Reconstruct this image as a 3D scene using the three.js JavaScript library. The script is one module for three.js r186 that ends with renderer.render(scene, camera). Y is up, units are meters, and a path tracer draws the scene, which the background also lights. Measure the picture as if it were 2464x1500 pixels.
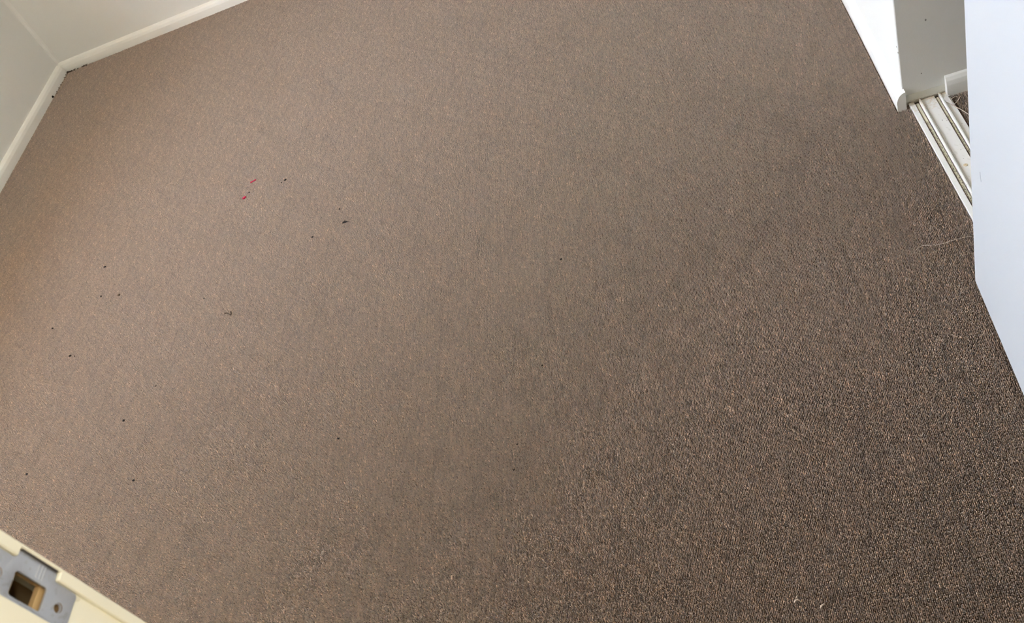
import * as THREE from 'three';
import { mergeGeometries, toCreasedNormals, mergeVertices } from 'three/addons/utils/BufferGeometryUtils.js';
import { RoundedBoxGeometry } from 'three/addons/geometries/RoundedBoxGeometry.js';
import { ImprovedNoise } from 'three/addons/math/ImprovedNoise.js';

// ---------------------------------------------------------------- camera, sky, sun, exposure
const scene = new THREE.Scene();
const camera = new THREE.PerspectiveCamera(36.87, 2464 / 1500, 0.05, 100);
camera.position.set(0, 1.375, 0);                       // held in the doorway, tilted down and rolled
{
  const right = new THREE.Vector3(0.93092, -0.36498, 0.01352);
  const down = new THREE.Vector3(-0.25815, -0.63134, 0.73128);
  const forward = new THREE.Vector3(-0.25836, -0.68425, -0.68194);
  camera.quaternion.setFromRotationMatrix(new THREE.Matrix4().makeBasis(right, down.negate(), forward.negate()));
}
camera.focus = 2.1; camera.userData.fStop = 16;
scene.background = new THREE.Color().setRGB(0.86, 0.97, 1.18);   // bright hazy sky outside the window
scene.backgroundIntensity = 29.5;
const sun = new THREE.DirectionalLight(new THREE.Color().setRGB(1.0, 0.95, 0.86), 140);
sun.position.set(-2.9, 7.5, -1.2); sun.target.position.set(-1.2, 0, -1.6);
sun.castShadow = true;
Object.assign(sun.shadow.camera, { left: -8, right: 8, top: 8, bottom: -8, near: 0.5, far: 40 });
scene.add(sun, sun.target);
const renderer = new THREE.WebGLRenderer({ antialias: true });
renderer.toneMapping = THREE.LinearToneMapping;
renderer.toneMappingExposure = 0.82;
renderer.shadowMap.enabled = true;

// ---------------------------------------------------------------- helpers
let seed = 7;
const rnd = () => { seed = (seed + 0x6d2b79f5) | 0; let t = Math.imul(seed ^ (seed >>> 15), 1 | seed); t = (t + Math.imul(t ^ (t >>> 7), 61 | t)) ^ t; return ((t ^ (t >>> 14)) >>> 0) / 4294967296; };
const noise = new ImprovedNoise();
const used = {};
const numbered = (n) => { used[n] = (used[n] ?? -1) + 1; return used[n] ? n + '_' + String(used[n]).padStart(3, '0') : n; };
const shade = (m) => { m.castShadow = m.receiveShadow = true; return m; };
function group(name, label, category, [x, y, z] = [0, 0, 0]) {
  const o = new THREE.Group(); o.name = numbered(name); o.position.set(x, y, z);
  if (label) o.userData = { label, category };
  scene.add(o); return o;
}
function mesh(name, geometry, material, parent = scene) {
  const g = Array.isArray(geometry) ? mergeGeometries(geometry.map((q) => (q.index ? q.toNonIndexed() : q))) : geometry;
  const m = shade(new THREE.Mesh(g, material)); m.name = parent === scene ? numbered(name) : name;
  parent.add(m); return m;
}
const struct = (name, geometry, material) => { const m = mesh(name, geometry, material); m.userData.kind = 'structure'; return m; };
const structGroup = (name) => { const o = new THREE.Group(); o.name = numbered(name); o.userData.kind = 'structure'; scene.add(o); return o; };
const tag = (o, label, category, grp) => { o.userData.label = label; o.userData.category = category; if (grp) o.userData.group = grp; return o; };
// an axis-aligned block between two corners, uv in metres
function block(x0, x1, y0, y1, z0, z1) {
  const g = new THREE.BoxGeometry(x1 - x0, y1 - y0, z1 - z0); g.translate((x0 + x1) / 2, (y0 + y1) / 2, (z0 + z1) / 2);
  return boxUV(g);
}
function boxUV(g) {
  const p = g.attributes.position, n = g.attributes.normal, uv = new Float32Array(p.count * 2);
  for (let i = 0; i < p.count; i++) {
    const ax = Math.abs(n.getX(i)), ay = Math.abs(n.getY(i)), az = Math.abs(n.getZ(i));
    uv[2 * i] = ax > ay && ax > az ? p.getZ(i) : p.getX(i);
    uv[2 * i + 1] = ay >= ax && ay > az ? p.getZ(i) : p.getY(i);
  }
  g.setAttribute('uv', new THREE.BufferAttribute(uv, 2)); return g;
}
function rounded(x0, x1, y0, y1, z0, z1, r) {
  const g = new RoundedBoxGeometry(x1 - x0, y1 - y0, z1 - z0, 3, r); g.translate((x0 + x1) / 2, (y0 + y1) / 2, (z0 + z1) / 2);
  return boxUV(g);
}
// a 2D profile [u, v] swept straight: at(u, v, t) gives the point, t runs 0..length
function sweep(profile, length, at, crease = 0.6) {
  const s = new THREE.Shape(profile.map(([u, v]) => new THREE.Vector2(u, v)));
  let g = new THREE.ExtrudeGeometry(s, { depth: length, bevelEnabled: false });
  const p = g.attributes.position, q = new THREE.Vector3();
  for (let i = 0; i < p.count; i++) { at(q, p.getX(i), p.getY(i), p.getZ(i)); p.setXYZ(i, q.x, q.y, q.z); }
  // keep the winding outward if the map mirrors
  const o = new THREE.Vector3(), a = new THREE.Vector3(), b = new THREE.Vector3(), c = new THREE.Vector3();
  at(o, 0, 0, 0); at(a, 1, 0, 0); at(b, 0, 1, 0); at(c, 0, 0, 1);
  if (a.sub(o).cross(b.sub(o)).dot(c.sub(o)) < 0) for (let i = 0; i < p.count; i += 3) { const t = [p.getX(i), p.getY(i), p.getZ(i)]; p.setXYZ(i, p.getX(i + 1), p.getY(i + 1), p.getZ(i + 1)); p.setXYZ(i + 1, ...t); }
  g.deleteAttribute('normal'); g.deleteAttribute('uv');
  g = toCreasedNormals(g, crease);
  return boxUV(g);
}
function noiseTexture(size, fn, srgb) {
  const d = new Uint8Array(size * size * 4);
  for (let y = 0; y < size; y++) for (let x = 0; x < size; x++) { const c = fn(x / size, y / size), i = (y * size + x) * 4; d[i] = c[0] * 255; d[i + 1] = c[1] * 255; d[i + 2] = c[2] * 255; d[i + 3] = 255; }
  const t = new THREE.DataTexture(d, size, size); t.wrapS = t.wrapT = THREE.RepeatWrapping; t.magFilter = THREE.LinearFilter; t.minFilter = THREE.LinearMipmapLinearFilter; t.generateMipmaps = true;
  if (srgb) t.colorSpace = THREE.SRGBColorSpace; t.needsUpdate = true; return t;
}
// noise that tiles over the unit square
const tiled = (u, v, f, s) => { const a = u * Math.PI * 2, b = v * Math.PI * 2, r = f / 6.283; return noise.noise(Math.cos(a) * r + s, Math.sin(a) * r + Math.cos(b) * r * 0.7, Math.sin(b) * r + s * 1.7); };
const rollerBump = noiseTexture(512, (u, v) => { const h = 0.5 + 0.28 * tiled(u, v, 90, 3) + 0.2 * tiled(u, v, 170, 9); return [h, h, h]; });
rollerBump.repeat.set(3, 3);

// ---------------------------------------------------------------- materials
const paint = (hex, rough, bump = 0.00025) => new THREE.MeshStandardMaterial({ color: hex, roughness: rough, bumpMap: rollerBump, bumpScale: bump });
const M = {
  wall: paint('#eeede6', 0.62), ceiling: paint('#f1efe8', 0.85), reveal: paint('#e6e5da', 0.6),
  skirting: paint('#f5f4ec', 0.34, 0.0001), door: paint('#d2d6d8', 0.36, 0.00008), frame: paint('#f4f0da', 0.38, 0.00012),
  hallWall: paint('#a8977c', 0.7), timber: new THREE.MeshStandardMaterial({ color: '#c9975c', roughness: 0.6 }),
  ground: new THREE.MeshStandardMaterial({ color: '#b9ac9c', roughness: 0.95 }), backing: new THREE.MeshStandardMaterial({ color: '#6b584a', roughness: 1 }),
  glass: new THREE.MeshPhysicalMaterial({ color: '#ffffff', roughness: 0, transmission: 1, thickness: 0, ior: 1.5 }),
  metal: new THREE.MeshStandardMaterial({ color: '#a9acb0', roughness: 0.42, metalness: 0.55 }),
  bareWood: new THREE.MeshStandardMaterial({ color: '#a5885c', roughness: 0.85 }),
};

// ---------------------------------------------------------------- the room shell (metres; floor at y = 0)
const XL = -2.507, XR = 0.369, ZB = -3.45, ZN = -0.297, H = 2.4, REVEAL = -1.645, BOARD_END = -1.632;
const WZ0 = -2.2, WZ1 = -0.7, WY0 = 0.85, WY1 = 2.15, XO = XL - 0.15;
struct('floor', block(XO, 2.1, -0.12, 0, ZB - 0.15, 1.3), M.backing);
struct('ceiling', block(XO, 2.1, H, H + 0.12, ZB - 0.15, 1.3), M.ceiling);
struct('wall_left', [block(XO, XL, 0, H, ZB - 0.15, WZ0), block(XO, XL, 0, H, WZ1, 1.3), block(XO, XL, 0, WY0, WZ0, WZ1), block(XO, XL, WY1, H, WZ0, WZ1)], M.wall);
struct('wall_back', block(XL, 1.15, 0, H, ZB - 0.15, ZB), M.wall);
const wallRight = struct('wall_right', rounded(XR, 1.05, 0, H, ZB, REVEAL, 0.003), M.wall);
{
  const dk = new THREE.MeshStandardMaterial({ color: '#a09c91', roughness: 0.9 });
  for (const [x, y, z, r] of [[0.4255, 0.195, REVEAL + 0.0004, 0.0016], [0.4100, 0.072, REVEAL + 0.0004, 0.0011], [XR - 0.0002, 0.1515, REVEAL - 0.004, 0.0013], [XR + 0.0006, 0.139, REVEAL - 0.0006, 0.0015]]) {
    const g = new THREE.SphereGeometry(r, 10, 8); g.scale(x < 0.38 ? 0.5 : 1, 1.5, x < 0.38 ? 1 : 0.3); mesh('scuff', g, dk, wallRight).position.set(x, y, z);
  }
}
struct('wall_right', block(XR, XR + 0.09, 2.1, H, REVEAL, ZN), M.wall);                 // over the wardrobe opening
struct('wall_wardrobe', block(0.99, 1.05, 0, H, REVEAL, ZN), M.reveal);
struct('wall_near', [block(XL, -0.60, 0, H, ZN, -0.2), block(-0.60, -0.51, 0, 0.90, ZN, -0.2), block(-0.60, -0.51, 0.995, H, ZN, -0.2), block(-0.60, -0.51, 0.90, 0.995, ZN, -0.2962), block(-0.60, -0.51, 0.90, 0.995, -0.245, -0.2), block(0.325, 1.05, 0, H, ZN, -0.2), block(-0.51, 0.325, 2.07, H, ZN, -0.2)], M.wall);
struct('wall_hall', [block(XL, 2.1, 0, H, 1.15, 1.3), block(2.0, 2.1, 0, H, -0.2, 1.15), block(1.05, 2.1, 0, H, -0.3, -0.2)], M.hallWall);
{ // the window over the carpet's bright side: frame, two panes, a sill
  const w = structGroup('window_1'), f = [];
  const fx0 = XL - 0.11, fx1 = XL - 0.05, b = 0.05, zm = (WZ0 + WZ1) / 2;
  f.push(block(fx0, fx1, WY0, WY0 + b, WZ0, WZ1), block(fx0, fx1, WY1 - b, WY1, WZ0, WZ1));
  for (const z of [WZ0, zm - b / 2, WZ1 - b]) f.push(block(fx0, fx1, WY0 + b, WY1 - b, z, z + b));
  mesh('window_frame', f, M.skirting, w);
  for (const [a, c] of [[WZ0 + b, zm - b / 2], [zm + b / 2, WZ1 - b]]) {
    const g = new THREE.PlaneGeometry(c - a, WY1 - WY0 - 2 * b); g.rotateY(Math.PI / 2); g.translate((fx0 + fx1) / 2, (WY0 + WY1) / 2, (a + c) / 2);
    mesh('window_pane', g, M.glass, w);
  }
  mesh('window_sill', rounded(fx1, XL + 0.025, WY0 - 0.022, WY0 + 0.004, WZ0 - 0.03, WZ1 + 0.03, 0.006), M.skirting, w);
}
// outside the window: timber-lined eave and paved ground, which colour the light that falls close under the window
struct('eave', [block(XO - 0.33, XO, 2.42, 2.6, ZB - 1.5, 2.2), block(XO - 0.36, XO - 0.33, 2.40, 2.62, ZB - 1.5, 2.2)], M.timber);
struct('ground', block(-14, XO, -0.4, -0.3, -12, 10), M.ground);

// skirting boards
const board = [[0, 0], [0.018, 0], [0.018, 0.025]];
for (let i = 1; i <= 10; i++) { const t = i / 10, w = 1 - t; board.push([w * w * 0.018 + 2 * w * t * 0.0155, w * w * 0.025 + 2 * w * t * 0.0475 + t * t * 0.050]); }
const bb = (name, len, at) => struct(name, sweep(board, len, at), M.skirting);
bb('baseboard_left', 0.297 * 0 + (ZN - ZB) - 0.0212, (q, u, v, t) => q.set(XL + u, v, ZB + 0.0212 + t));
bb('baseboard_back', XR - XL, (q, u, v, t) => q.set(XL + t, v, ZB + u));
bb('baseboard_right', BOARD_END - ZB - 0.018, (q, u, v, t) => q.set(XR + 0.004 - u, v * 0.95, ZB + 0.018 + t));
struct('trim_3', sweep([[0, 0], [0.014, 0], [0.0085, 0.0012], [0.0041, 0.0041], [0.0012, 0.0085], [0, 0.014]], H - 0.05, (q, u, v, t) => q.set(XL + u, 0.05 + t, ZB + v), 1.2), M.wall);   // coved plaster in the corner
bb('baseboard_wardrobe', 0.99 - 0.4535, (q, u, v, t) => q.set(0.4535 + t, v * 0.98, REVEAL + u * 0.8));
bb('baseboard_near', -0.57 - XL - 0.018, (q, u, v, t) => q.set(XL + 0.018 + t, v, ZN - u));

// ---------------------------------------------------------------- doorway: lining, stops, architrave (left side is in view)
{
  const JX = -0.49, fr = structGroup('trim_1');
  // left lining as a board in the (z, y) plane with the latch hole cut through it
  const s = new THREE.Shape([[-0.297, 0], [-0.19, 0], [-0.19, 2.07], [-0.297, 2.07]].map(([z, y]) => new THREE.Vector2(z, y)));
  const hole = (z0, z1, y0, y1, r) => { const p = new THREE.Path(); p.moveTo(z0 + r, y0); p.lineTo(z1 - r, y0); p.quadraticCurveTo(z1, y0, z1, y0 + r); p.lineTo(z1, y1 - r); p.quadraticCurveTo(z1, y1, z1 - r, y1); p.lineTo(z0 + r, y1); p.quadraticCurveTo(z0, y1, z0, y1 - r); p.lineTo(z0, y0 + r); p.quadraticCurveTo(z0, y0, z0 + r, y0); return p; };
  const HZ0 = -0.2895, HZ1 = -0.2725, HY0 = 0.9515, HY1 = 0.9800;
  s.holes.push(hole(-0.2950, -0.2665, 0.9436, 0.9882, 0.002));
  for (const y of [0.9388, 0.9926]) { const c = new THREE.Path(); c.absarc(-0.2815, y, 0.0040, 0, Math.PI * 2, true); s.holes.push(c); }
  const g = new THREE.ExtrudeGeometry(s, { depth: 0.02, bevelEnabled: false });
  g.rotateY(-Math.PI / 2); g.deleteAttribute('uv');                     // (z, y, depth) -> x = -depth, z = z
  const lining = boxUV(toCreasedNormals(g.toNonIndexed(), 0.5)); lining.translate(JX, 0, 0);
  mesh('door_lining', lining, M.frame, fr);
  mesh('door_lining', block(0.305, 0.325, 0, 2.07, ZN, -0.19), M.frame, fr);
  mesh('door_lining', block(JX, 0.305, 2.04, 2.07, ZN, -0.19), M.frame, fr);
  mesh('door_stop', rounded(JX - 0.002, -0.478, 0, 2.04, -0.265, -0.19, 0.0016), M.frame, fr);
  mesh('door_stop', rounded(0.293, 0.307, 0, 2.04, -0.265, -0.225, 0.0016), M.frame, fr);
  // chiselled pocket behind the latch hole
  const D0 = JX - 0.108, D1 = JX - 0.0024, D2 = JX - 0.0075, ya = HY0 - 0.0005, yc = HY1 + 0.0005, za = HZ0 - 0.0005, zc = HZ1 + 0.0003, w = 0.0042;
  // bare timber inside: a ledge at either end of the hole, then a roomy mortise behind
  mesh('bare_wood', [rounded(D2, D1, 0.9437, ya + w, -0.2949, -0.2666, 0.0008), rounded(D2, D1, yc - w, 0.9881, -0.2949, -0.2666, 0.0008), block(JX - 0.0055, D1, ya, yc, -0.2949, za), block(JX - 0.0055, D1, ya, yc, zc, -0.2666)], M.bareWood, fr);
  mesh('latch_pocket', [block(D0 - 0.001, D0, 0.901, 0.994, -0.2960, -0.2455), block(D0, JX - 0.0205, 0.9005, 0.902, -0.2960, -0.2455), block(D0, JX - 0.0205, 0.993, 0.9945, -0.2960, -0.2455), block(D0, JX - 0.0205, 0.902, 0.993, -0.2961, -0.2950), block(D0, JX - 0.0205, 0.902, 0.993, -0.2460, -0.2451)], M.bareWood, fr);
  // architrave on the room side; its edge stands proud of the lining and is notched round the lip of the strike plate
  const AX = -0.4866, NY0 = 0.9475, NY1 = 0.9836, NZ = -0.3026;
  const arch = (y0, y1, z1) => rounded(-0.552, AX, y0, y1, -0.3054, z1, 0.0012);
  mesh('architrave', [rounded(-0.552, AX, 0, NY0, -0.3054, -0.2965, 0.0014), rounded(-0.552, AX, NY1, 2.1, -0.3054, -0.2965, 0.0014), block(-0.552, JX - 0.0012, NY0, NY1, -0.3054, -0.297), rounded(-0.552, AX, NY0 - 0.002, NY1 + 0.002, -0.3054, NZ, 0.0012)], M.frame, fr);
  mesh('architrave', rounded(0.303, 0.366, 0, 2.1, -0.3054, -0.297, 0.002), M.frame, fr);
  mesh('architrave', rounded(-0.552, 0.366, 2.045, 2.11, -0.3054, -0.297, 0.002), M.frame, fr);

  // strike plate let into the lining
  const sp = group('strike_plate', 'scratched grey metal strike plate with a latch hole on the cream door frame', 'strike plate', [JX, 0.9657, -0.285]);
  const cy = 0.9657, cz = -0.285, P = (z, y) => [z - cz, y - cy];
  const L = new THREE.Shape(), z0 = -0.2958, z1 = -0.2700, lz = -0.3020, yb = 0.9270, yt = 1.0044, l0 = 0.9483, l1 = 0.9829;
  L.moveTo(...P(z1, yb)); L.lineTo(...P(z1, yt)); L.lineTo(...P(z0 + 0.003, yt)); L.quadraticCurveTo(...P(z0, yt), ...P(z0, yt - 0.003));
  L.lineTo(...P(z0, l1 + 0.004)); L.quadraticCurveTo(...P(z0, l1), ...P(z0 - 0.003, l1)); L.lineTo(...P(lz + 0.001, l1)); L.lineTo(...P(lz, l1 - 0.001));
  L.lineTo(...P(lz, l0 + 0.003)); L.quadraticCurveTo(...P(lz, l0), ...P(lz + 0.003, l0)); L.lineTo(...P(z0 - 0.002, l0)); L.quadraticCurveTo(...P(z0, l0), ...P(z0, l0 - 0.003));
  L.lineTo(...P(z0, yb + 0.001)); L.quadraticCurveTo(...P(z0 + 0.002, yb - 0.001), ...P(z0 + 0.005, yb)); L.lineTo(...P(z1, yb));
  L.holes.push(hole(HZ0 - cz, HZ1 - cz - 0.0002, HY0 - cy, HY1 - cy, 0.0028));
  for (const y of [0.9388, 0.9926]) { const c = new THREE.Path(); c.absarc(-0.2815 - cz, y - cy, 0.0031, 0, Math.PI * 2, true); L.holes.push(c); }
  let pg = new THREE.ExtrudeGeometry(L, { depth: 0.0012, bevelEnabled: true, bevelThickness: 0.0003, bevelSize: 0.0003, bevelSegments: 2, curveSegments: 10 });
  pg.rotateY(-Math.PI / 2); pg.deleteAttribute('uv'); pg = boxUV(toCreasedNormals(pg.toNonIndexed(), 0.5)); pg.translate(0.0009, 0, 0);
  const scr = (() => { // scratched zinc: streaks along z across the lip and a few smudges
    const c = document.createElement('canvas'); c.width = c.height = 512; const k = c.getContext('2d');
    k.fillStyle = '#b6bbc3'; k.fillRect(0, 0, 512, 512);
    for (let i = 0; i < 1400; i++) { const v = 140 + rnd() * 90; k.fillStyle = `rgba(${v},${v},${v + 4},0.16)`; k.fillRect(rnd() * 512, rnd() * 512, 1 + rnd() * 30, 1 + rnd() * 2); }
    for (let i = 0; i < 70; i++) { k.fillStyle = `rgba(120,108,90,${0.05 + rnd() * 0.12})`; k.beginPath(); k.ellipse(rnd() * 512, rnd() * 512, 4 + rnd() * 26, 3 + rnd() * 14, rnd() * 3, 0, 7); k.fill(); }
    const t = new THREE.CanvasTexture(c); t.colorSpace = THREE.SRGBColorSpace; t.wrapS = t.wrapT = THREE.RepeatWrapping; t.repeat.set(20, 20); return t;
  })();
  const plateMat = new THREE.MeshStandardMaterial({ map: scr, roughness: 0.45, metalness: 0.5 });
  mesh('plate', pg, plateMat, sp);
  // worn grooves pressed into the lip by the latch, a raised edge curling off the lip
  const ridges = []; for (const y of [0.9585, 0.9610, 0.9640]) ridges.push(rounded(0.0008, 0.0016, y - cy - 0.0006, y - cy + 0.0006, -0.3012 - cz, -0.2915 - cz, 0.0003));
  mesh('worn_ridge', ridges, new THREE.MeshStandardMaterial({ color: '#bfc2c5', roughness: 0.4, metalness: 0.5 }), sp);
  mesh('lip_edge', rounded(0.0004, AX - JX - 0.0003, l0 - cy + 0.0012, l1 - cy - 0.0006, NZ - cz + 0.0001, lz - cz + 0.0003, 0.0003), new THREE.MeshStandardMaterial({ color: '#5f5a55', roughness: 0.55, metalness: 0.6 }), sp);
  const drip = new THREE.SphereGeometry(0.0022, 14, 10); drip.scale(0.35, 1.1, 1); mesh('paint_drip', drip, M.frame, fr).position.set(JX, 0.9245, -0.2952);
  const cup = new THREE.LatheGeometry([[0.0034, 0.0009], [0.0031, -0.0006], [0.0028, -0.003], [0.0026, -0.018], [0.0001, -0.0182]].map(([r, h]) => new THREE.Vector2(r, h)), 20); cup.rotateZ(-Math.PI / 2);
  const dark = new THREE.MeshStandardMaterial({ color: '#7d6544', roughness: 0.9, side: THREE.DoubleSide });
  for (const y of [0.9388, 0.9926]) { const h = mesh('screw_hole', cup, dark, sp); h.position.set(0.0008, y - cy, -0.2815 - cz); }
}

// ---------------------------------------------------------------- open door leaf against the right-hand side
{
  const d = structGroup('door_1'); d.position.set(0.3405, 0.013, -1.128); d.rotation.y = Math.atan2(-0.011, 0.25);
  mesh('door_panel', rounded(0, 0.035, 0, 2.02, 0, 0.79, 0.0022), M.door, d);
  const sc = new THREE.TubeGeometry(new THREE.CatmullRomCurve3([[-0.0001, 0.3, 0.05], [-0.0001, 0.292, 0.0515], [-0.0001, 0.284, 0.0545]].map((p) => new THREE.Vector3(...p))), 6, 0.00032, 5);
  mesh('scuff_mark', sc, new THREE.MeshStandardMaterial({ color: '#a9aeb2', roughness: 0.7 }), d);
  for (const y of [0.2, 1.75]) mesh('hinge', (() => { const g = new THREE.CylinderGeometry(0.006, 0.006, 0.09, 14); g.translate(0.0, y, 0.795); return g; })(), M.metal, d);
}

// ---------------------------------------------------------------- wardrobe reveal: flush strip at the foot, grime
{
  const c = document.createElement('canvas'); c.width = 512; c.height = 256; const k = c.getContext('2d');
  k.fillStyle = '#e2e0d3'; k.fillRect(0, 0, 512, 256);
  for (let i = 0; i < 900; i++) { const y = 256 - Math.abs((rnd() + rnd() - 1)) * 90; k.fillStyle = `rgba(${70 + rnd() * 40},${58 + rnd() * 30},${38 + rnd() * 20},${0.02 + rnd() * 0.10})`; k.beginPath(); k.ellipse(rnd() * 512, y, 3 + rnd() * 22, 2 + rnd() * 12, rnd() * 3, 0, 7); k.fill(); }
  for (let i = 0; i < 420; i++) { k.fillStyle = `rgba(${60 + rnd() * 50},${48 + rnd() * 40},${28 + rnd() * 24},${0.06 + rnd() * 0.22})`; k.beginPath(); k.ellipse(512 - Math.abs(rnd() + rnd() - 1) * 420, 256 - rnd() * rnd() * rnd() * 240, 1 + rnd() * 6, 1 + rnd() * 5, rnd() * 3, 0, 7); k.fill(); }
  const t = new THREE.CanvasTexture(c); t.colorSpace = THREE.SRGBColorSpace;
  const g = sweep([[0, 0], [0.0012, 0], [0.0012, 0.0225], [0.0004, 0.0245], [0, 0.0245]], 0.0835, (q, u, v, s) => q.set(0.3696 + s, v + 0.003, REVEAL + u));
  const p = g.attributes.position, uv = g.attributes.uv; for (let i = 0; i < p.count; i++) uv.setXY(i, (p.getX(i) - 0.3696) / 0.0835, (p.getY(i) - 0.003) / 0.0245);
  struct('trim_2', g, new THREE.MeshStandardMaterial({ map: t, roughness: 0.65 }));
}

// ---------------------------------------------------------------- sliding door track
{
  const TX = 0.3800, TL = 1.24, Z0 = REVEAL + 0.003;
  const tr = group('sliding_door_track', 'dirty white double sliding door track on the wardrobe floor beside the open door', 'track', [TX, 0, Z0]);
  tr.rotation.y = 0.013;
  const mm = (a) => a.map(([u, v]) => [u / 1000, v / 1000]);
  const place = (q, u, v, t) => q.set(u, v, t);
  const stain = (w, h, fn) => { const c = document.createElement('canvas'); c.width = w; c.height = h; fn(c.getContext('2d'), w, h); const t = new THREE.CanvasTexture(c); t.colorSpace = THREE.SRGBColorSpace; t.wrapT = THREE.RepeatWrapping; return t; };
  const baseTex = stain(256, 2048, (k, w, h) => { // v runs along the track from the reveal (0 .. 0.6 m), canvas top = far end
    k.fillStyle = '#f1f0ea'; k.fillRect(0, 0, w, h);
    for (let i = 0; i < 700; i++) { const y = h - Math.pow(rnd(), 2.6) * 130, e = rnd(); k.fillStyle = `rgba(${170 + rnd() * 30},${134 + rnd() * 30},${90 + rnd() * 30},${0.03 + 0.10 * e})`; k.beginPath(); k.ellipse(rnd() * w, y, 1 + rnd() * 9, 1 + rnd() * 8, 0, 0, 7); k.fill(); }
    for (let i = 0; i < 160; i++) { k.fillStyle = `rgba(160,150,126,${0.03 + rnd() * 0.10})`; k.beginPath(); k.ellipse(rnd() * w, rnd() * h, 1 + rnd() * 6, 2 + rnd() * 16, rnd(), 0, 7); k.fill(); }
    for (let i = 0; i < 26; i++) { k.fillStyle = `rgba(90,82,72,${0.25 + rnd() * 0.4})`; k.beginPath(); k.ellipse(rnd() * w, h - 200 - rnd() * 900, 1 + rnd() * 4, 1 + rnd() * 3, rnd() * 3, 0, 7); k.fill(); }
  });
  const railTex = stain(64, 2048, (k, w, h) => {
    k.fillStyle = '#e2dcc4'; k.fillRect(0, 0, w, h);
    for (let i = 0; i < 3200; i++) { const y = rnd() * (h - 230), v = 85 + rnd() * 90; k.fillStyle = `rgba(${v},${v * 0.96},${v * 0.78},${0.08 + rnd() * 0.26})`; k.beginPath(); k.ellipse(rnd() * w, y, 1 + rnd() * 9, 2 + rnd() * 9, rnd() * 3, 0, 7); k.fill(); }
    for (let i = 0; i < 190; i++) { const y = rnd() * (h - 260); k.fillStyle = `rgba(36,32,22,${0.4 + rnd() * 0.6})`; k.beginPath(); k.ellipse(8 + rnd() * 48, y, 1 + rnd() * 6, 2 + rnd() * 7, rnd() * 3, 0, 7); k.fill(); }
  });
  const fit = (g, u0, u1) => { const p = g.attributes.position, uv = g.attributes.uv; for (let i = 0; i < p.count; i++) uv.setXY(i, (p.getX(i) - u0) / (u1 - u0), p.getZ(i) / 0.6); return g; };
  const baseMat = new THREE.MeshStandardMaterial({ map: baseTex, roughness: 0.5 }), railMat = new THREE.MeshStandardMaterial({ map: railTex, roughness: 0.6 });
  mesh('track_base', fit(sweep(mm([[0, 0], [0, 7], [0.6, 7.8], [9.6, 8], [9.6, 0.6], [19.4, 0.6], [19.4, 11.2], [20.2, 12], [22.6, 12], [23.3, 11.2], [23.3, 8], [26.2, 8], [26.4, 7.5], [27, 7.5], [27.2, 8], [50.3, 8], [50.3, 0.6], [58.7, 0.6], [58.7, 11.2], [59.5, 12], [61.8, 12], [62.5, 11.2], [62.5, 8], [76.4, 7.8], [77, 7], [77, 0]]), TL, place, 0.4), 0, 0.077), baseMat, tr);
  mesh('rail', fit(sweep(mm([[12.2, 0.5], [12.2, 4.6], [13.0, 5.8], [17.0, 5.8], [17.9, 4.6], [17.9, 0.5]]), TL - 0.006, (q, u, v, t) => q.set(u, v, t + 0.006), 0.4), 0.0116, 0.0181), railMat, tr);
  mesh('rail', fit(sweep(mm([[52.9, 0.5], [52.9, 4.6], [53.5, 5.8], [56.5, 5.8], [57.2, 4.6], [57.2, 0.5]]), TL - 0.006, (q, u, v, t) => q.set(u, v, t + 0.006), 0.4), 0.0524, 0.0574), railMat, tr);
  const sg = new THREE.LatheGeometry([[0.0001, 0.0010], [0.0028, 0.0009], [0.0038, 0.0005], [0.0041, 0]].map(([r, h]) => new THREE.Vector2(r, h)), 24);
  
  const screw = mesh('screw', sg, new THREE.MeshStandardMaterial({ color: '#d6c6a4', roughness: 0.5, metalness: 0.2, side: THREE.DoubleSide }), tr);
  screw.position.set(0.0362, 0.008, -1.4164 - Z0);
  const cross = mesh('screw_slot', [block(-0.0013, 0.0013, 0.0007, 0.00112, -0.00022, 0.00022), block(-0.00022, 0.00022, 0.0007, 0.00112, -0.0013, 0.0013)], new THREE.MeshStandardMaterial({ color: '#b5a27c', roughness: 0.7 }), screw);
  cross.rotation.y = 0.5;
}

// the two sliding panels, pushed to the near end of the wardrobe behind the open door
struct('door_2', rounded(0.3985, 0.4185, 0.013, 2.09, -1.12, -0.32, 0.002), M.door);
struct('door_3', rounded(0.4385, 0.4585, 0.013, 2.09, -1.12, -0.32, 0.002), M.door);

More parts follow.
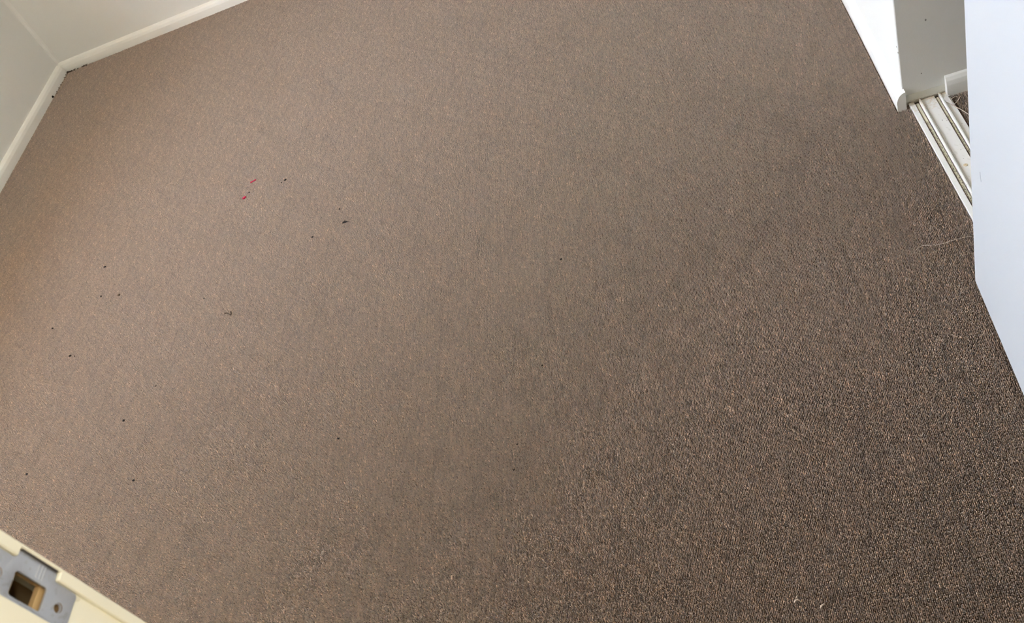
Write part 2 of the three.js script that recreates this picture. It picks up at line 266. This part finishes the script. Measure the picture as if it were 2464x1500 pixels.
// ---------------------------------------------------------------- loop-pile carpet
const PITCH = 0.0026, N = 32;
const dome = (() => { const g = new THREE.OctahedronGeometry(1, 1); g.deleteAttribute('uv'); g.deleteAttribute('normal'); const m = mergeVertices(g, 1e-4); return { p: m.attributes.position.array, i: m.index.array }; })();
function pileTile(sx, sz, edge = 1) {                                      // edge: where the pile stops short, as a share of the tile
  const n = N * N, nv = dome.p.length / 3, P = new Float32Array(n * nv * 3), Q = new Float32Array(n * nv * 3), C = new Float32Array(n * nv * 3), I = new Uint32Array(n * dome.i.length);
  const e = new THREE.Euler(), m = new THREE.Matrix4(), v = new THREE.Vector3(), w = new THREE.Vector3(), s = new THREE.Vector3();
  const dx = sx / N, dz = sz / N;
  let k = 0;
  for (let ix = 0; ix < N; ix++) {
    let run = 0, tone = 0;
    if ((ix + 1) / N > edge) continue;
    for (let iz = 0; iz < N; iz++, k++) {
      if (run-- <= 0) { run = 2 + Math.floor(rnd() * 7); tone = rnd(); }        // yarn colour holds for a few loops along a row
      const fleck = rnd();
      let b = 0.74 + 0.42 * tone + (rnd() - 0.5) * 0.40; if (fleck > 0.955) b *= 1.8; if (fleck < 0.08) b *= 0.6;
      const warm = (rnd() - 0.5) * 0.10, r = PILE[0] * b * (1 + warm), gg = PILE[1] * b, bl = PILE[2] * b * (1 - warm);
      const up = rnd() > 0.985 ? 0.0014 : (rnd() - 0.5) * 0.0018;
      const cx = -sx / 2 + (ix + 0.5 + (rnd() - 0.5) * 0.42) * dx, cz = -sz / 2 + (iz + 0.5 + (rnd() - 0.5) * 0.42) * dz, cy = 0.0026 + up;
      s.set(0.00094 + rnd() * 0.00030, 0.0033 + rnd() * 0.0005, 0.00098 + rnd() * 0.00046);
      e.set((rnd() - 0.5) * 0.5, (rnd() - 0.5) * 2.4, (rnd() - 0.5) * 0.5); m.makeRotationFromEuler(e);
      for (let j = 0; j < nv; j++) {
        v.fromArray(dome.p, j * 3); w.copy(v).divide(s).applyMatrix4(m).normalize(); v.multiply(s).applyMatrix4(m);
        const o = (k * nv + j) * 3; P[o] = v.x + cx; P[o + 1] = Math.max(v.y + cy, 0.0001); P[o + 2] = v.z + cz; Q[o] = w.x; Q[o + 1] = w.y; Q[o + 2] = w.z; C[o] = r; C[o + 1] = gg; C[o + 2] = bl;
      }
      for (let j = 0; j < dome.i.length; j++) I[k * dome.i.length + j] = dome.i[j] + k * nv;
    }
  }
  const g = new THREE.BufferGeometry(), a = (b) => new THREE.BufferAttribute(b.slice(0, k * nv * 3), 3);
  g.setAttribute('position', a(P)); g.setAttribute('normal', a(Q)); g.setAttribute('color', a(C)); g.setIndex(new THREE.BufferAttribute(I.slice(0, k * dome.i.length), 1));
  return g;
}
const PILE = [0.282, 0.191, 0.126];
const pileMat = new THREE.MeshPhysicalMaterial({ vertexColors: true, roughness: 0.45, ior: 2.33, clearcoat: 0.3, clearcoatRoughness: 0.45, sheen: 0.5, sheenRoughness: 0.4, sheenColor: new THREE.Color().setRGB(0.9, 0.85, 0.8) });
function carpet(name, label, cells, edgeCells, variants) {
  const g = group(name, label, 'carpet'); g.userData.kind = 'stuff';
  const lists = variants.map(() => []), inside = variants.filter((v) => !v.edge).length; for (const c of cells) lists[Math.floor(rnd() * inside)].push(c);
  for (const [x, z, i] of edgeCells) lists[inside + i].push([x, z]);
  const m = new THREE.Matrix4(), c = new THREE.Color();
  variants.forEach((geo, i) => {
    if (!lists[i].length) return;
    const im = shade(new THREE.InstancedMesh(geo, pileMat, lists[i].length)); im.name = 'pile'; im.userData.kind = 'stuff';
    lists[i].forEach(([x, z], k) => {
      m.makeRotationY(!geo.edge && rnd() > 0.5 ? Math.PI : 0); m.setPosition(x, 0, z);
      if (geo.edge && z > BOARD_END) { const w = 1 + ((z - REVEAL) * 0.013 - 0.0004) / TW; m.makeScale(w, 1, 1).setPosition(x + ((w - 1) * TW) / 2, 0, z); }   // follows the track
      im.setMatrixAt(k, m);
    });
    g.add(im);
  });
  return g;
}
const CX0 = XL + 0.0165, CX1 = 0.3815, CZ0 = ZB + 0.0165, NX = 34, NZ = 47, TW = (CX1 - CX0) / NX, TH = (-1.630 - CZ0) / 22;
const variants = []; for (let i = 0; i < 7; i++) variants.push(pileTile(TW, TH));
for (const e of [0.66, 0.985]) { const g = pileTile(TW, TH, e); g.edge = true; variants.push(g); }      // stops short of the right skirting, and of the track
const cells = [], edgeCells = [];
for (let i = 0; i < NX; i++) for (let j = 0; j < NZ; j++) {
  const x = CX0 + (i + 0.5) * TW, z = CZ0 + (j + 0.5) * TH;
  if (z + TH / 2 > ZN - 0.02 && (x < -0.45 || x > 0.27)) continue;
  if (i === NX - 1) edgeCells.push([x, z, z < BOARD_END ? 0 : 1]); else cells.push([x, z]);
}
carpet('carpet', 'brown flecked loop-pile carpet covering the whole bedroom floor', cells, edgeCells, variants);
const inner = []; for (let i = 0; i < 6; i++) for (let j = 0; j < 14; j++) inner.push([0.4625 + (i + 0.5) * TW, REVEAL + 0.012 + (j + 0.5) * TH]);
carpet('carpet', 'small patch of brown carpet inside the wardrobe behind the white track', inner, [], variants.slice(0, 3));

// ---------------------------------------------------------------- lint, threads and hairs
const V = (pts) => pts.map((p) => new THREE.Vector3(...p));
function strand(pts, r, seg = 24, sides = 6) { return new THREE.TubeGeometry(new THREE.CatmullRomCurve3(V(pts)), seg, r, sides); }
function crumb(r, sy = 0.6, stretch = 1) {
  const g = mergeVertices(new THREE.IcosahedronGeometry(r, 1).deleteAttribute('uv').deleteAttribute('normal'), 1e-7), p = g.attributes.position;
  for (let i = 0; i < p.count; i++) { const f = 0.7 + rnd() * 0.6; p.setXYZ(i, p.getX(i) * f * stretch, p.getY(i) * f * sy, p.getZ(i) * f); }
  g.computeVertexNormals(); return g;
}
const lintDark = new THREE.MeshStandardMaterial({ color: '#1d1710', roughness: 1 }), lintBrown = new THREE.MeshStandardMaterial({ color: '#3a2c1d', roughness: 1 });
const redYarn = new THREE.MeshStandardMaterial({ color: '#b92a4b', roughness: 1 }), paleHair = new THREE.MeshStandardMaterial({ color: '#d9cfc4', roughness: 0.5 }), paleYarn = new THREE.MeshStandardMaterial({ color: '#b5a696', roughness: 0.9 });
const T = 0.0069;
const thing = (name, label, category, grp, geometry, material, [x, y, z]) => { const m = mesh(name, geometry, material); m.position.set(x, y, z); return tag(m, label, category, grp); };
thing('red_thread', 'short straight red thread lying on the carpet, the farther of two red bits', 'thread', 'red bits on the carpet', [strand([[-0.0088, 0.0002, 0.0034], [0, 0.0002, 0.0003], [0.0080, -0.0004, -0.0032]], 0.0019, 14), strand([[-0.0092, -0.0003, 0.0026], [-0.001, 0.0006, 0.0008], [0.0092, -0.0002, -0.0042]], 0.0015, 14), strand([[-0.0070, 0.0006, 0.0034], [0.001, -0.0002, -0.0012], [0.0070, 0.0003, -0.0022]], 0.0015, 14)], redYarn, [-1.3256, T + 0.0008, -2.1754]);
thing('red_fluff', 'small round tuft of red fluff on the carpet, the nearer of two red bits', 'fluff', 'red bits on the carpet', (() => { const l = [crumb(0.0044)]; for (let i = 0; i < 11; i++) { const a = rnd() * 6.3, b = rnd() * 6.3, r = 0.0036 + rnd() * 0.0026; l.push(strand([0, 1, 2, 3].map((t) => [Math.cos(a + t * 1.2) * r, Math.sin(b + t) * r * 0.5, Math.sin(a + t * 1.2) * r]), 0.0010, 10, 5)); } return l.map((g) => { g = g.index ? g.toNonIndexed() : g; g.deleteAttribute('uv'); return g; }); })(), redYarn, [-1.3418, T + 0.0014, -2.107]);
thing('thread', 'bent dark thread shaped like a tick on the pale left part of the carpet', 'thread', null, strand([[-0.018, 0, -0.011], [-0.009, 0.001, -0.008], [0.0035, 0.001, 0.003], [0.0040, 0.001, 0.0015], [0.0012, 0.001, -0.010]], 0.0012, 30), lintBrown, [-1.2824, T, -1.6226]);
thing('lint_crumb', 'dark elongated crumb with a little spike near the middle of the pale carpet', 'lint', null, [crumb(0.0036, 0.5, 1.9), strand([[0.004, 0, 0], [0.008, 0.001, 0.002], [0.012, 0, 0.003]], 0.0008, 6), strand([[0, 0, 0], [0.002, 0.002, -0.004], [0.001, 0.002, -0.007]], 0.0008, 6)].map((g) => { g = g.index ? g.toNonIndexed() : g; g.deleteAttribute('uv'); return g; }), lintDark, [-0.981, T, -1.8475]);
thing('lint_crumb', 'pair of tiny dark lint crumbs just right of the red thread', 'lint', null, (() => { const a = crumb(0.0028, 0.6, 1.6), b = crumb(0.0022); b.translate(-0.012, 0, 0.008); return [a, b]; })(), lintDark, [-1.2085, T, -2.128]);
thing('lint_crumb', 'oval black crumb above the close pair of crumbs on the carpet at left', 'lint', null, crumb(0.0031, 0.6, 1.5), lintDark, [-1.7994, T, -1.9968]);
thing('lint_crumb', 'tiny black crumb, left one of the close pair on the carpet at left', 'lint', null, crumb(0.0027), lintDark, [-1.7672, T, -1.864]);
thing('lint_crumb', 'ragged brown crumb, right one of the close pair on the carpet at left', 'lint', null, crumb(0.0038, 0.5, 1.4), lintBrown, [-1.6994, T, -1.8442]);
const specks = [
  [-1.3296, -2.1258, 0.0019, 'between the two red bits'], [-1.0743, -1.8289, 0.0024, 'down and left of the spiked crumb'], [-1.0041, -1.9099, 0.0018, 'just above the spiked crumb'],
  [-1.3839, -1.7169, 0.0017, 'left above the tick-shaped thread'], [-1.9091, -1.7898, 0.0024, 'nearest the left edge of the picture below the close pair'], [-1.795, -1.6512, 0.0029, 'below the close pair of crumbs, left of two side by side'],
  [-1.7771, -1.644, 0.0018, 'below the close pair of crumbs, right of two side by side'], [-0.9082, -1.14, 0.0024, 'alone at the lower middle of the pale carpet'], [-1.5235, -1.3589, 0.0026, 'alone above the specks nearest the strike plate'],
  [-1.4337, -1.1677, 0.0026, 'up and right of the strike plate'], [-1.456, -1.4445, 0.0018, 'straight below the tick-shaped thread'], [-1.7792, -1.2708, 0.0026, 'straight above the strike plate by the left edge'],
  [-0.5186, -0.9638, 0.0016, 'lower of two at the lower centre of the carpet'], [-0.511, -1.0192, 0.0016, 'upper of two at the lower centre of the carpet'], [-0.3998, -1.4787, 0.0018, 'right of the middle of the carpet, upper one'], [-0.4542, -1.1946, 0.0018, 'right of the middle of the carpet, lower one']];
for (const [x, z, r, where] of specks) thing('lint_speck', 'tiny dark lint speck ' + where, 'lint', 'dark specks of lint scattered over the carpet', crumb(r, 0.7, 1.3), lintDark, [x, T, z]);
// snagged loops near the front edge of the picture
thing('snagged_loop', 'pale arched snagged carpet loop with a pulled end near the bottom edge', 'loop', 'snagged loops', [strand([[-0.0042, -0.001, 0.0008], [-0.0022, 0.0022, -0.0004], [0.0014, 0.0024, -0.0006], [0.0046, -0.001, 0.0014]], 0.0011, 16), strand([[-0.0002, -0.001, -0.005], [0.001, 0.0018, -0.0066], [0.0026, -0.001, -0.0086]], 0.0009, 10)], paleYarn, [-0.0748, T, -0.6228]);
thing('snagged_loop', 'straight pale snagged carpet tuft right of the arched snagged loop', 'loop', 'snagged loops', strand([[-0.0036, -0.001, 0.0026], [0, 0.0016, 0], [0.0036, -0.001, -0.0026]], 0.0013, 12), paleYarn, [-0.0421, T, -0.609]);
// long pale hair from under the door, in two visible lengths
thing('hair', 'long thin pale hair lying on the carpet by the door bottom', 'hair', 'pale hairs by the door', strand([[0.371, -0.0005, -1.2348], [0.3613, 0.001, -1.236], [0.3509, 0, -1.2369], [0.3364, 0.001, -1.2362], [0.3225, 0.0006, -1.2352], [0.3012, 0.001, -1.2383], [0.2859, 0.0008, -1.2429], [0.2784, 0, -1.2398], [0.2708, -0.001, -1.2362]].map(([x, y, z]) => [x, y + 0.0008, z]), 0.00036, 60), paleHair, [0, 0.0068, 0]);
thing('hair', 'fainter short hair on the carpet left of the long pale hair', 'hair', 'pale hairs by the door', strand([[0.2486, 0, -1.2329], [0.2198, 0.0004, -1.2299], [0.2027, 0.0002, -1.2267], [0.1914, 0, -1.2344]], 0.00028, 40), paleYarn, [0, 0.0072, 0]);
// debris at the end of the track
thing('hair', 'curled white hair on the wardrobe carpet, upper one', 'hair', 'white hairs in the wardrobe', strand([[0.4532, 0.008, -1.6083], [0.4556, 0.012, -1.6114], [0.4617, 0.013, -1.6132], [0.4677, 0.012, -1.6143]], 0.0005, 24), paleHair, [0, 0, 0]);
thing('hair', 'curled white hair on the wardrobe carpet, lower arched one', 'hair', 'white hairs in the wardrobe', strand([[0.4722, 0.007, -1.6145], [0.4676, 0.012, -1.6054], [0.461, 0.012, -1.5977], [0.4537, 0.010, -1.5946]], 0.0005, 24), paleHair, [0, 0, 0]);
thing('string', 'pale brown string trailing from the track onto the wardrobe carpet', 'string', null, strand([[0.4500, 0.0095, -1.5985], [0.4543, 0.0100, -1.5901], [0.4579, 0.0095, -1.5819], [0.4622, 0.0085, -1.5758], [0.4651, 0.0080, -1.568], [0.4705, 0.0075, -1.5560]], 0.0010, 30), paleYarn, [0, 0, 0]);
thing('lint_ball', 'grey ball of fluff beside the white scrap at the end of the track', 'lint', null, (() => { const l = []; for (let i = 0; i < 12; i++) { const a = rnd() * 6.3, b = rnd() * 6.3, r = 0.0028 + rnd() * 0.0025; l.push(strand([0, 1, 2, 3, 4].map((t) => [Math.cos(a + t * 1.1) * r, Math.sin(b + t * 0.9) * r * 0.7, Math.sin(a + t * 1.1) * r * 1.3]), 0.00032, 16, 5)); } return l; })(), new THREE.MeshStandardMaterial({ color: '#8a8078', roughness: 1 }), [0.4552, 0.0095, -1.6175]);
{ // crumpled scrap of paper lying on the track flange
  const sh = new THREE.Shape([[0.4436, -1.6227], [0.4502, -1.6293], [0.4526, -1.6177], [0.4533, -1.6045], [0.4539, -1.5954], [0.4491, -1.6024], [0.4452, -1.6077], [0.4425, -1.6169]].map(([x, z]) => new THREE.Vector2(x - 0.449, z + 1.611)));
  const g = new THREE.ExtrudeGeometry(sh, { depth: 0.0006, bevelEnabled: true, bevelSize: 0.0002, bevelThickness: 0.0002, bevelSegments: 1, curveSegments: 4 }); g.rotateX(Math.PI / 2);
  const p = g.attributes.position; for (let i = 0; i < p.count; i++) p.setY(i, p.getY(i) + 0.0030 * Math.abs(Math.sin(p.getX(i) * 700 + p.getZ(i) * 160)));
  g.computeVertexNormals();
  thing('paper_scrap', 'crumpled scrap of white paper at the far end of the track', 'scrap', null, toCreasedNormals(g, 0.3), new THREE.MeshStandardMaterial({ color: '#d9d4cb', roughness: 0.9 }), [0.449, 0.0092, -1.611]);
}
// frayed fibres where the carpet stops short in the far corner
{
  const l = []; for (let i = 0; i < 75; i++) { const t = Math.pow(rnd(), 1.8), onBack = rnd() > 0.35, x = onBack ? -2.487 + t * 0.10 : -2.487 + rnd() * 0.004, z = onBack ? -3.430 + rnd() * 0.004 : -3.430 + t * 0.16; l.push(strand([[x, 0.002, z], [x + (rnd() - 0.5) * 0.008, 0.006 + rnd() * 0.003, z + (rnd() - 0.5) * 0.006], [x + (rnd() - 0.3) * 0.010, 0.006 + rnd() * 0.004, z + (rnd() - 0.3) * 0.010]], 0.0010, 4, 4)); }
  const m = mesh('frayed_edge', l, lintBrown); m.userData = { kind: 'stuff', label: 'frayed dark carpet fibres in the far left corner along the skirting', category: 'fibres' };
}
thing('lint_crumb', 'black crumb stuck against the white left skirting near the corner', 'lint', null, crumb(0.0042, 1.1), lintDark, [-2.486, 0.011, -3.245]);

// ---------------------------------------------------------------- hall lamp behind the camera
{
  const l = group('ceiling_lamp', 'round opal glass ceiling lamp in the hall beyond the doorway', 'lamp', [0.8, H, 0.02]);
  const base = new THREE.CylinderGeometry(0.06, 0.06, 0.02, 32); base.translate(0, -0.01, 0); mesh('lamp_base', base, M.skirting, l);
  const shadeGeo = new THREE.SphereGeometry(0.11, 32, 20); shadeGeo.translate(0, -0.12, 0);
  mesh('lamp_shade', shadeGeo, new THREE.MeshStandardMaterial({ color: '#fff4dd', emissive: new THREE.Color().setRGB(1, 0.86, 0.62), emissiveIntensity: 2, roughness: 0.3 }), l);
  const p = new THREE.PointLight(new THREE.Color().setRGB(1, 0.95, 0.86), 6.2); p.position.set(0, -0.12, 0); p.castShadow = true; p.shadow.radius = 4; l.add(p);
}

renderer.render(scene, camera);
